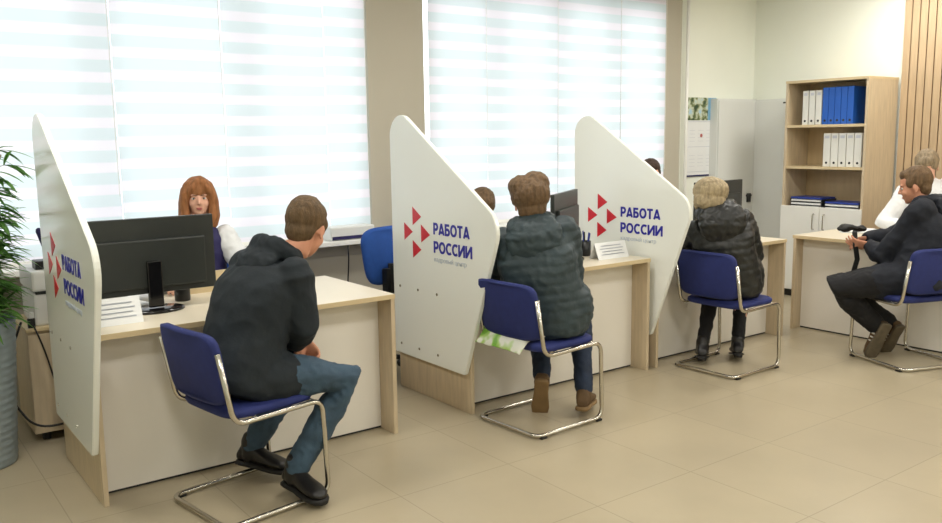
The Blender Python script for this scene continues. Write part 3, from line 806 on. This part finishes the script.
def head(bm, m, neck):
    ell(bm, (-.012, 0, .032), .094, .075, .093, m); ell(bm, (.028, 0, -.020), .060, .063, .085, m)
    ell(bm, (.036, 0, -.064), .043, .047, .042, m); ell(bm, (.060, 0, -.088), .018, .022, .017, m)
    tube(bm, [m @ Vector(p) for p in ((.083, 0, .014), (.092, 0, -.008), (.099, 0, -.023))], [.0058, .0078, .0100], 8, round_caps=True)
    for s in (-1, 1):
        ell(bm, (.089, s*.009, -.028), .008, .0075, .006, m)
        ell(bm, (.050, s*.034, -.030), .030, .026, .028, m)
        ell(bm, (.070, s*.028, .024), .014, .024, .008, m)
        mm = m @ Matrix.Translation((-.008, s*.077, -.008)) @ Matrix.Rotation(s*.35, 4, 'Z')
        ell(bm, (0, 0, 0), .018, .006, .030, mm); ell(bm, (.002, 0, -.024), .009, .007, .011, mm)
    ell(bm, (.078, 0, -.060), .009, .022, .010, m)
    tube(bm, [m @ Vector((-.02, 0, -.03)), m @ Vector((-.018, 0, -.09)), neck+Vector((0, 0, .02)), neck-Vector((0, 0, .04))], [.055, .054, .056, .065], 16, round_caps=True)
def face_parts(m, parent):
    for s in (-1, 1):
        b = bmesh.new(); ell(b, (.0705, s*.031, .003), .0125, .0135, .0080, m, 14, 10)
        e = fin('eye', b, 'eyew', parent, True)
        b = bmesh.new(); ell(b, (.0805, s*.0305, .003), .0032, .0052, .0054, m, 12, 8)
        fin('iris', b, 'iris', parent, True)
        b = bmesh.new(); tube(b, [m @ Vector(q) for q in ((.0815, s*.020, .0055), (.0835, s*.030, .0092), (.0780, s*.042, .0060))], [.0012, .0018, .0010], 6, round_caps=True)
        fin('eyelashes', b, 'hdark', parent, True)
        b = bmesh.new(); tube(b, [m @ Vector(q) for q in ((.0845, s*.013, .022), (.0825, s*.029, .027), (.0730, s*.045, .023))], [.0020, .0026, .0014], 6, round_caps=True)
        fin('eyebrow', b, 'hbrown', parent, True)
    b = bmesh.new(); ell(b, (.0835, 0, -.0565), .0055, .0195, .0036, m, 14, 8); ell(b, (.0830, 0, -.0635), .0055, .0165, .0042, m, 14, 8)
    fin('lips', b, 'lip', parent, True)
def shoe(parent, ankle, toe_dir, up_, m, sole_m, L=.275, boot=0, heel=0, sw=.02, stripes=False):
    d = toe_dir.normalized(); u = (up_-d*up_.dot(d)).normalized(); s = d.cross(u)
    o = ankle-u*.085-d*.065     # heel point on sole plane
    b = bmesh.new()
    S = [(0.0, .020, .03, .020), (.02, .032, .045, .03), (.10, .036, .082, .046), (.24, .036, .092, .052), (.38, .035, .080, .046), (.55, .042, .058, .034), (.75, .047, .044, .027), (.92, .040, .034, .021), (1.0, .018, .020, .012)]
    sections(b, [(o+d*(L*t)+u*(sw+h*.5), s*w, u*(h*.5)) for t, w, h, _ in S], 18, .8)
    tube(b, [ankle-u*.03, ankle+u*(.01+boot)], [.045, .043], 14, round_caps=True)
    me = remesh(b, .0055, 2); so = link_mesh('shoe', me, m, parent)
    b = bmesh.new()
    secs = []
    for t, w, h, _ in S:
        hh = sw+ (heel*.0)
        secs.append((o+d*(L*(t*1.03-.01))+u*(sw*.5), s*(w+.004), u*(sw*.55)))
    sections(b, secs, 18, .6)
    if heel:
        sections(b, [(o+d*(L*.10)+u*(-heel*.5+.0)-d*0, s*.026, d*.028), (o+d*(L*.10)+u*.004, s*.03, d*.032)], 14)
    fin('sole', b, sole_m, so, True)
    if stripes:
        for sg in (-1, 1):
            b = bmesh.new()
            for k in range(3):
                p = o+d*(L*(.36+.10*k))+s*sg*.040
                tube(b, [p+u*.028, p+u*.05-s*sg*.002+d*.006, p+u*.078-s*sg*.012+d*.016], .0055, 6)
            fin('stripe', b, 'stripe', so)
    return so
def hair_short(m, parent, mname, fuller=0, nape=True, lump=.004):
    b = bmesh.new(); g = fuller
    ell(b, (-.024, 0, .044), .094+g, .082+g, .090+g, m, 28, 18)
    ell(b, (.028, 0, .082), .050+g*.6, .060+g*.6, .040+g*.6, m)
    if nape: ell(b, (-.050, 0, -.012), .047+g*.6, .066+g*.6, .066+g*.5, m)
    for s in (-1, 1): ell(b, (.018, s*.066, .028), .026, .014+g*.4, .034, m)
    me = remesh(b, .006, 3)
    displace(me, lambda c, n: lump*noise.noise(c*28)+lump*.5*noise.noise(c*70))
    return link_mesh('hair', me, mname, parent)
def wrinkle(a=.006, fr=9, pufA=0, pufP=.06, axis=None, org=None):
    axis = axis or Vector((0, 0, 1)); org = org or Vector((0, 0, 0))
    def f(c, n):
        v = c*fr; d = a*noise.noise(v)+a*.9*(1-abs(noise.noise(v*1.9+Vector((3, 1, 7))))*2.6)*.55
        if pufA:
            s = (c-org).dot(axis)+.012*noise.noise(c*7); d += pufA*(abs(math.sin(PI*s/pufP))**.6-.6)
        return d
    return f
def person(p):
    """P pelvis, N neck base, head (centre, yaw, pitch, roll, scale), fp/fc facing of pelvis/chest in degrees"""
    P, N = Vector(p['P']), Vector(p['N']); fp, fc = p['fp'], p['fc']
    g = p.get('g', 1.0)
    t = thing('person', p['label'], 'person', (P.x, P.y, 0))
    inv = Matrix.Translation((-P.x, -P.y, 0)); P = inv @ P; N = inv @ N
    def W(v): return inv @ Vector(v)
    F = hdir(fc); Lt = hdir(fc+90); axn = (N-P).normalized(); Fp = hdir(fp); Lp = hdir(fp+90)
    Ft = (F-axn*F.dot(axn)).normalized(); Lt = axn.cross(Ft)
    hm = headm(W(p['head'][0]), *p['head'][1:])
    arms = {}; legs = {}
    for s, key in ((1, 'L'), (-1, 'R')):
        sh = N-axn*.055+Lt*s*.155*g
        arms[key] = (sh, W(p['elbow'+key]), W(p['wrist'+key]))
        legs[key] = (P+Lp*s*.085+Fp*.02-Vector((0, 0, .01)), W(p['knee'+key]), W(p['ankle'+key]))
    bm = bmesh.new()
    torso(bm, P, N, fp, fc, [(a, x*g*.97, y*g*.97) for a, x, y in BODY])
    head(bm, hm, N)
    for key, sg in (('L', 1), ('R', -1)):
        sh, el, wr = arms[key]
        tube(bm, [sh, sh.lerp(el, .5), el, el.lerp(wr, .4), wr], [.05*g, .044, .037, .037, .024], 14, round_caps=True)
        hd = p.get('hand'+key, ((wr-el), Vector((0, 0, -1)), .45))
        hand(bm, wr, Vector(hd[0]), Vector(hd[1]), hd[2], sg if p.get('flip') is None else sg*p['flip'])
        hp, kn, an = legs[key]
        tube(bm, [hp, hp.lerp(kn, .5), kn, kn.lerp(an, .35), an], [.08*g, .068*g, .051, .05, .034], 14, round_caps=True)
        td = Vector(p['toe'+key]); tube(bm, [an-Vector((0, 0, .02)), an+td.normalized()*.1-Vector((0, 0, .045))], [.033, .026], 10, round_caps=True)
    me = remesh(bm, p.get('vox', .0065), 3)
    body = link_mesh('body', me, p['skin'], t)
    if p.get('face'): face_parts(hm, body)
    # trousers
    bm = bmesh.new(); tr = p.get('tr', .014)
    torso(bm, P, N, fp, fc, [(-.18, .10*g, .08*g), (-.14, .15*g, .115*g), (0, .17*g, .13*g), (.15, .165*g, .12*g), (.25, .155*g, .11*g)], 0)
    for key in 'LR':
        hp, kn, an = legs[key]; an2 = an.lerp(kn, .06)
        tube(bm, [hp, hp.lerp(kn, .5), kn, kn.lerp(an2, .35), kn.lerp(an2, .8), an2], [(.082+tr)*g, (.070+tr)*g, .057+tr, .053+tr, .043+tr*p.get('cuff', 1), .042+tr*p.get('cuff', 1)], 18, round_caps=True)
    me = remesh(bm, .008, 3); displace(me, wrinkle(p.get('wrT', .006), 13))
    link_mesh('trousers', me, p['trousers'], t)
    # shoes
    for key in 'LR':
        hp, kn, an = legs[key]
        so = shoe(t, an, Vector(p['toe'+key]), Vector(p.get('up'+key, (0, 0, 1))), p['shoes'], p['sole'], p.get('foot', .275), p.get('boot', 0), p.get('heel', 0), p.get('sw', .02), p.get('stripes', False))
    # upper garment
    bm = bmesh.new(); j = p.get('j', .035); hem = p.get('hem', -.17)
    prof = [(hem, .145*g+j*.8, .125*g+j*.8), (hem+.07, .16*g+j, .135*g+j), (.1, .16*g+j, .125*g+j), (.3, .15*g+j, .11*g+j), (.5, .15*g+j, .112*g+j), (.7, .165*g+j*.9, .112*g+j*.9), (.84, .16*g+j*.8, .10*g+j*.7), (.93, .125*g+j*.6, .078*g+j*.5), (1.0, .065+j*.5, .06+j*.5), (1.03, .05+j*.5, .05+j*.5)]
    torso(bm, P, N, fp, fc, prof, .035)
    for key in 'LR':
        sh, el, wr = arms[key]; a = p.get('slv', .018)
        sleeve = [(.052+a)*g, .046+a, .040+a*1.1, .038+a, .030+a*.8]
        tube(bm, [sh, sh.lerp(el, .5), el, el.lerp(wr, .45), wr.lerp(el, .08)], sleeve, 16, round_caps=True)
        if p.get('skirt', .3):
            hp, kn, an = legs[key]; k = p.get('skirt', .3)
            tube(bm, [hp, hp.lerp(kn, k)], [(.085+j*.8)*g, (.078+j*.7)*g], 16, round_caps=True)
    for e in p.get('extra', []): ell(bm, W(e[0]), *e[1])
    me = remesh(bm, .009, 4)
    displace(me, wrinkle(p.get('wrJ', .008), p.get('wrF', 8), p.get('puf', 0), p.get('pufP', .06), axn.lerp(Vector((0, 0, 1)), .4).normalized(), P))
    ja = link_mesh(p.get('topname', 'jacket'), me, p['top'], t)
    if p.get('hood'):
        hk = p['hood']; bm = bmesh.new(); c = N+axn*.0
        pts = [c+Ft*.075*math.cos(a)*1.0+Lt*.098*math.sin(a)+axn*(.03+p.get('hup', 0)+.022*math.cos(a+PI)) for a in [(-2.6+5.2*i/14)+PI for i in range(15)]]
        tube(bm, pts, [.026]+[.040]*13+[.026], 12, round_caps=True)
        bc = c-Ft*.105*hk-axn*(.02-p.get('hup', 0))
        secs = []
        for t_, rx, ry in ((-.15, .05, .02), (-.12, .09, .035), (-.06, .125, .052), (0, .135, .06), (.05, .12, .05), (.085, .08, .03)):
            secs.append((bc+axn*t_*hk-Ft*(.01 if t_ < 0 else 0)+Ft*max(0, t_)*.5, Lt*rx*hk, Ft*ry*hk))
        sections(bm, secs)
        me = remesh(bm, .008, 4); displace(me, wrinkle(.008, 14, p.get('puf', 0)*.8, p.get('pufP', .06)))
        link_mesh('hood', me, p['top'], ja)
    if p.get('sleeves'):     # vest over a shirt: white sleeves + collar
        bm = bmesh.new()
        for key in 'LR':
            sh, el, wr = arms[key]
            tube(bm, [sh.lerp(el, .02)+Lt*(.012 if key == 'L' else -.012), sh.lerp(el, .5), el, el.lerp(wr, .45), wr.lerp(el, .06)], [.062, .064, .060, .056, .044], 16, round_caps=True)
        me = remesh(bm, .008, 3); displace(me, wrinkle(.007, 14)); link_mesh('shirt_sleeves', me, 'shirt', t)
        bm = bmesh.new()
        for s in (-1, 1):
            tube(bm, [N-Ft*.045+axn*.055+Lt*s*.02, N+Lt*s*.062+axn*.045, N+Ft*.07+Lt*s*.035+axn*.0, N+Ft*.098+Lt*s*.02-axn*.06], [.012, .014, .014, .008], 8, round_caps=True)
        me = remesh(bm, .005, 2); link_mesh('collar', me, 'shirt', t)
    return t, hm, N, Ft, Lt, body, inv
def V3(a, b=0, c=0): return Vector((a, b, c))

# 1: man leaning at the nearest desk
t, hm, N, F, L, body, inv = person(dict(label='man in dark navy hooded jacket and blue jeans leaning forward at the nearest desk',
    P=(1.30, 3.43, .575), N=(1.49, 3.46, 1.03), fp=0, fc=14, g=1.06, head=((1.635, 3.44, 1.155), 38, 24, 4, 1.06),
    elbowR=(1.535, 3.29, .76), wristR=(1.57, 3.47, .65), elbowL=(1.56, 3.62, .76), wristL=(1.62, 3.52, .65),
    handR=((.45, .3, -.5), (-.5, .6, -.3), .5), handL=((.4, -.2, -.6), (-.5, -.6, -.3), .5),
    kneeR=(1.715, 3.25, .505), kneeL=(1.66, 3.60, .52), ankleR=(1.475, 3.32, .115), ankleL=(1.42, 3.68, .125),
    toeR=(.15, -.98, -.05), toeL=(.5, -.86, -.05), skin='skin2', trousers='jeans', shoes='shoeblack', sole='rubber', sw=.022, boot=.03,
    top='navyjacket', j=.04, slv=.026, hem=-.19, hood=.86, wrJ=.009, wrF=6, wrT=.009, skirt=.28, tr=.014))
hair_short(hm, body, 'hshort', .0015)
# 2: client in the slate puffer
t, hm, N, F, L, body, inv = person(dict(label='person with short brown hair in slate puffer jacket, back turned, at the middle desk',
    P=(3.03, 3.40, .575), N=(2.965, 3.46, 1.055), fp=32, fc=50, g=1.03, head=((2.965, 3.475, 1.195), 56, 3, -3, 1.02),
    elbowR=(3.15, 3.37, .80), wristR=(3.30, 3.58, .80), elbowL=(2.87, 3.70, .80), wristL=(3.15, 3.86, .79),
    kneeR=(3.38, 3.52, .52), kneeL=(3.20, 3.68, .52), ankleR=(3.20, 3.30, .13), ankleL=(3.05, 3.48, .20),
    toeR=(.80, .58, -.10), toeL=(.20, .28, -.62), upL=(.75, .75, .55), skin='skin', trousers='jeans2', shoes='shoebrown', sole='solegum', sw=.022,
    top='tealpuffer', j=.052, slv=.036, hem=-.2, hood=1.12, wrJ=.009, wrF=9, puf=.005, pufP=.05, extra=[((3.09, 3.34, .63), (.16, .16, .17))], skirt=.26, tr=.008))
b = bmesh.new()
ell(b, (-.028, 0, .045), .112, .104, .098, hm, 28, 18); ell(b, (-.02, .045, .085), .085, .07, .062, hm); ell(b, (-.01, -.03, .100), .085, .075, .062, hm)
ell(b, (-.062, 0, -.03), .055, .078, .07, hm); ell(b, (.03, .07, .03), .04, .03, .05, hm); ell(b, (.03, -.07, .03), .04, .03, .05, hm)
me = remesh(b, .006, 3); displace(me, lambda c, n: .005*noise.noise(c*22)+.004*noise.noise(c*60)); link_mesh('hair', me, 'hbrown', body)
# 3: blond client
t, hm, N, F, L, body, inv = person(dict(label='person with ash-blond hair in shiny black puffer jacket, back turned, at the far desk',
    P=(4.66, 3.43, .575), N=(4.565, 3.475, 1.0), fp=30, fc=50, g=.95, head=((4.525, 3.515, 1.135), 44, 14, 8, .98),
    elbowR=(4.83, 3.40, .74), wristR=(4.96, 3.60, .78), elbowL=(4.52, 3.76, .76), wristL=(4.72, 3.86, .79),
    kneeR=(5.0, 3.58, .51), kneeL=(4.83, 3.70, .51), ankleR=(4.85, 3.50, .125), ankleL=(4.60, 3.60, .125),
    toeR=(.75, .66, -.22), toeL=(.75, .6, -.22), skin='skin', trousers='blackcloth', shoes='shoeblack', sole='rubber', foot=.24, boot=.02, heel=.035, sw=.012, hup=.03,
    top='blackpuffer', j=.048, slv=.036, hem=-.2, hood=1.12, wrJ=.008, wrF=9, puf=.0045, pufP=.05, extra=[((4.72, 3.40, .62), (.155, .155, .16))], skirt=.28, tr=.0, cuff=0))
b = bmesh.new()
ell(b, (-.026, 0, .042), .116, .116, .092, hm, 28, 18); ell(b, (-.055, 0, -.03), .07, .104, .07, hm); ell(b, (.02, .07, -.02), .045, .03, .07, hm); ell(b, (.02, -.07, -.02), .045, .03, .07, hm)
me = remesh(b, .006, 3); displace(me, lambda c, n: .007*noise.noise(c*20)+.004*noise.noise(c*60)); link_mesh('hair', me, 'hblond', body)
# 4: man at the far right
t, hm, N, F, L, body, inv = person(dict(label='man in dark navy hooded jacket and black trousers seated sideways at the far right',
    P=(5.74, 2.74, .575), N=(5.84, 2.76, 1.035), fp=105, fc=108, g=1.12, head=((5.81, 2.83, 1.175), 112, 14, 0, 1.02),
    elbowL=(5.64, 2.93, .70), wristL=(5.68, 3.05, .765), elbowR=(5.92, 3.02, .80), wristR=(5.76, 3.11, .80),
    handL=((-.50, .62, .12), (.55, .35, .55), .35), handR=((-.82, .35, -.08), (-.2, -.5, -.6), .4),
    kneeL=(5.365, 3.11, .505), kneeR=(5.50, 3.19, .49), ankleL=(5.66, 2.95, .21), ankleR=(5.82, 2.94, .20),
    toeL=(-.05, .25, -.62), upL=(.6, .75, .45), toeR=(.15, .35, -.60), upR=(.4, .8, .5), skin='skin2', trousers='blackcloth', shoes='shoebrown', sole='solegrey', sw=.026, stripes=True,
    top='navyjacket2', j=.048, slv=.030, hem=-.2, hood=1.15, wrJ=.010, wrF=7, skirt=.4, tr=.024, face=True, vox=.005))
hair_short(hm, body, 'hbrown', .001)
# employees
t, hm, N, F, L, body, inv = person(dict(label='woman with long auburn hair, navy vest and white shirt behind the nearest monitor',
    P=(1.62, 4.86, .575), N=(1.63, 4.86, 1.065), fp=-108, fc=-106, g=.90, head=((1.635, 4.83, 1.225), -107, 2, 0, .90),
    elbowR=(1.385, 4.80, .78), wristR=(1.36, 4.56, .80), elbowL=(1.845, 4.69, .78), wristL=(1.70, 4.47, .80),
    kneeR=(1.45, 4.46, .52), kneeL=(1.62, 4.42, .52), ankleR=(1.47, 4.44, .09), ankleL=(1.60, 4.40, .09),
    toeR=(-.3, -.95, 0), toeL=(-.25, -.95, 0), skin='skin', trousers='blackcloth', shoes='shoeblack', sole='rubber', foot=.24,
    top='vest', topname='vest', j=.026, slv=-.03, hem=-.1, wrJ=.004, skirt=0, sleeves=True, face=True, vox=.005))
b = bmesh.new()
ell(b, (-.020, 0, .045), .106, .094, .094, hm, 28, 18)
for s, k in ((1, .012), (-1, .012)):
    tube(b, [hm @ Vector(q) for q in ((.02, k, .128), (.058, .012+s*.02, .108), (.076, .008+s*.045, .072), (.062, s*.068, .035))], [.016, .020, .018, .016], 10, round_caps=True)
for s in (-1, 1):
    tube(b, [hm @ Vector(q) for q in ((.035, s*.060, .085), (.050, s*.082, .03), (.040, s*.088, -.04), (.045, s*.086, -.11), (.06, s*.07, -.165))], [.026, .026, .028, .030, .016], 12, round_caps=True)
    tube(b, [hm @ Vector(q) for q in ((-.02, s*.075, .05), (-.03, s*.09, -.03), (-.02, s*.092, -.12), (.0, s*.085, -.18))], [.03, .032, .034, .02], 12, round_caps=True)
ell(b, (-.066, 0, -.05), .044, .085, .125, hm)
me = remesh(b, .006, 8); displace(me, lambda c, n: .003*noise.noise(Vector((c.x*45, c.y*45, c.z*8)))); link_mesh('hair', me, 'auburn', body)
b = bmesh.new(); c0 = N+F*.115-Vector((0, 0, .05)); tube(b, [c0+L*.02, c0+L*.02-Vector((0, 0, .09))], .014, 8); 
fin('name_badge', b, 'shirt', t)
def emp(label, P, N, head_, a, hair, top='shirt', g=.95, er=None, wr=None):
    Pv, Nv = Vector(P), Vector(N); f = hdir(a); l = hdir(a+90)
    d = dict(label=label, P=P, N=N, fp=a, fc=a, g=g, head=head_, skin='skin', trousers='blackcloth', shoes='shoeblack', sole='rubber', top=top, topname='shirt', j=.022, slv=.014, hem=-.1, skirt=0, wrJ=.007, face=True)
    for s, k in ((1, 'L'), (-1, 'R')):
        d['elbow'+k] = tuple(Nv-Vector((0, 0, .27))+l*s*.22+f*.10); d['wrist'+k] = tuple(Nv-Vector((0, 0, .24))+l*s*.12+f*.30)
        d['knee'+k] = tuple(Pv+f*.40+l*s*.09-Vector((0, 0, .05))); d['ankle'+k] = tuple(Vector((Pv.x, Pv.y, .09))+f*.40+l*s*.08); d['toe'+k] = tuple(f)
    if er: d['elbowR'] = er; d['wristR'] = wr; d['slv'] = .024
    return person(d)
t, hm, N, F, L, body, inv = emp('employee with brown hair leaning low behind the middle partition', (3.47, 4.92, .575), (3.50, 4.75, .96), ((3.515, 4.625, 1.065), -112, 34, 0, .98), -115, 'hbrown')
hair_short(hm, body, 'hbrown', .008)
t, hm, N, F, L, body, inv = emp('employee with short dark hair looking out above the far partition', (5.27, 4.88, .575), (5.26, 4.80, 1.05), ((5.29, 4.70, 1.22), -125, 12, 0, .98), -120, 'hdark')
hair_short(hm, body, 'hdark', .003)
t, hm, N, F, L, body, inv = emp('employee with grey-brown hair and white shirt behind the crosswise desk at far right', (6.96, 3.15, .575), (6.84, 3.24, 1.15), ((6.785, 3.225, 1.265), 200, 34, 0, .98), 195, 'hgrey', g=1.0, er=(6.66, 3.47, .82), wr=(6.60, 3.25, .80))
hair_short(hm, body, 'hgrey', .006)

# things held or lying about
t = thing('shoulder_bag', 'small black pouch with hanging strap held by the man at far right', 'bag', (5.65, 3.18, .885))
b = bmesh.new(); ell(b, (0, 0, .0), .045, .08, .02); ell(b, (.03, -.05, -.008), .04, .05, .02); ell(b, (-.02, .03, -.012), .04, .05, .022)
me = remesh(b, .006, 3); displace(me, lambda c, n: .012*noise.noise(c*25)); link_mesh('pouch', me, 'rubber', t)
b = bmesh.new(); P_ = [Vector(q) for q in ((-.01, -.05, .0), (-.03, -.05, -.03), (-.03, -.06, -.12), (-.005, -.065, -.22), (-.02, -.05, -.31))]
for q0, q1 in zip(P_, P_[1:]):
    vs4 = [b.verts.new(q0+Vector((.012, -.012, 0))), b.verts.new(q0-Vector((.012, -.012, 0))), b.verts.new(q1-Vector((.012, -.012, 0))), b.verts.new(q1+Vector((.012, -.012, 0)))]
    b.faces.new(vs4)
bmesh.ops.remove_doubles(b, verts=b.verts[:], dist=1e-5); bmesh.ops.solidify(b, geom=b.faces[:], thickness=.003)
fin('strap', b, 'black', t)
# carrier bag on chair 2
def bagmat():
    m = bpy.data.materials.new('printed_plastic_bag'); m.use_nodes = True; nt = m.node_tree; p = nt.nodes['Principled BSDF']
    tc = nt.nodes.new('ShaderNodeTexCoord'); n = nt.nodes.new('ShaderNodeTexNoise'); n.inputs['Scale'].default_value = 9
    nt.links.new(tc.outputs['Object'], n.inputs[0]); rp = nt.nodes.new('ShaderNodeValToRGB'); e = rp.color_ramp.elements
    e[0].position = .36; e[0].color = lin((120, 178, 60)); e[1].position = .52; e[1].color = lin((226, 228, 214)); q = e.new(.44); q.color = lin((170, 205, 110))
    nt.links.new(n.outputs['Fac'], rp.inputs[0]); nt.links.new(rp.outputs[0], p.inputs['Base Color']); p.inputs['Roughness'].default_value = .35; M['bag'] = m
bagmat()
b = bmesh.new(); nx, ny = 18, 14; G = {}
for i in range(nx+1):
    for j in range(ny+1):
        x = -.18+.36*i/nx; y = -.14+.28*j/ny
        th = .028*(1-(2*i/nx-1)**2)**.5*(1-(2*j/ny-1)**2)**.5
        dr = -.9*max(0, -.075-y*1.0)*1.0
        w = .010*noise.noise(Vector((x*18, y*18, 1)))+.006*noise.noise(Vector((x*40, y*40, 5)))
        G[i, j, 0] = b.verts.new((x, y, .034+w+th+dr)); G[i, j, 1] = b.verts.new((x, y, .030+w-th*.7+dr))
for i in range(nx):
    for j in range(ny):
        b.faces.new((G[i, j, 0], G[i+1, j, 0], G[i+1, j+1, 0], G[i, j+1, 0])); b.faces.new((G[i, j+1, 1], G[i+1, j+1, 1], G[i+1, j, 1], G[i, j, 1]))
for i in range(nx):
    b.faces.new((G[i, 0, 1], G[i+1, 0, 1], G[i+1, 0, 0], G[i, 0, 0])); b.faces.new((G[i, ny, 0], G[i+1, ny, 0], G[i+1, ny, 1], G[i, ny, 1]))
for j in range(ny):
    b.faces.new((G[0, j, 0], G[0, j+1, 0], G[0, j+1, 1], G[0, j, 1])); b.faces.new((G[nx, j, 1], G[nx, j+1, 1], G[nx, j+1, 0], G[nx, j, 0]))
o = fin('carrier_bag', b, 'bag', None, True, (2.845, 3.455, .470)); o.rotation_euler = (0, 0, math.radians(-88))
tag(o, 'crumpled green and white plastic bag on the chair under the backrest', 'bag')
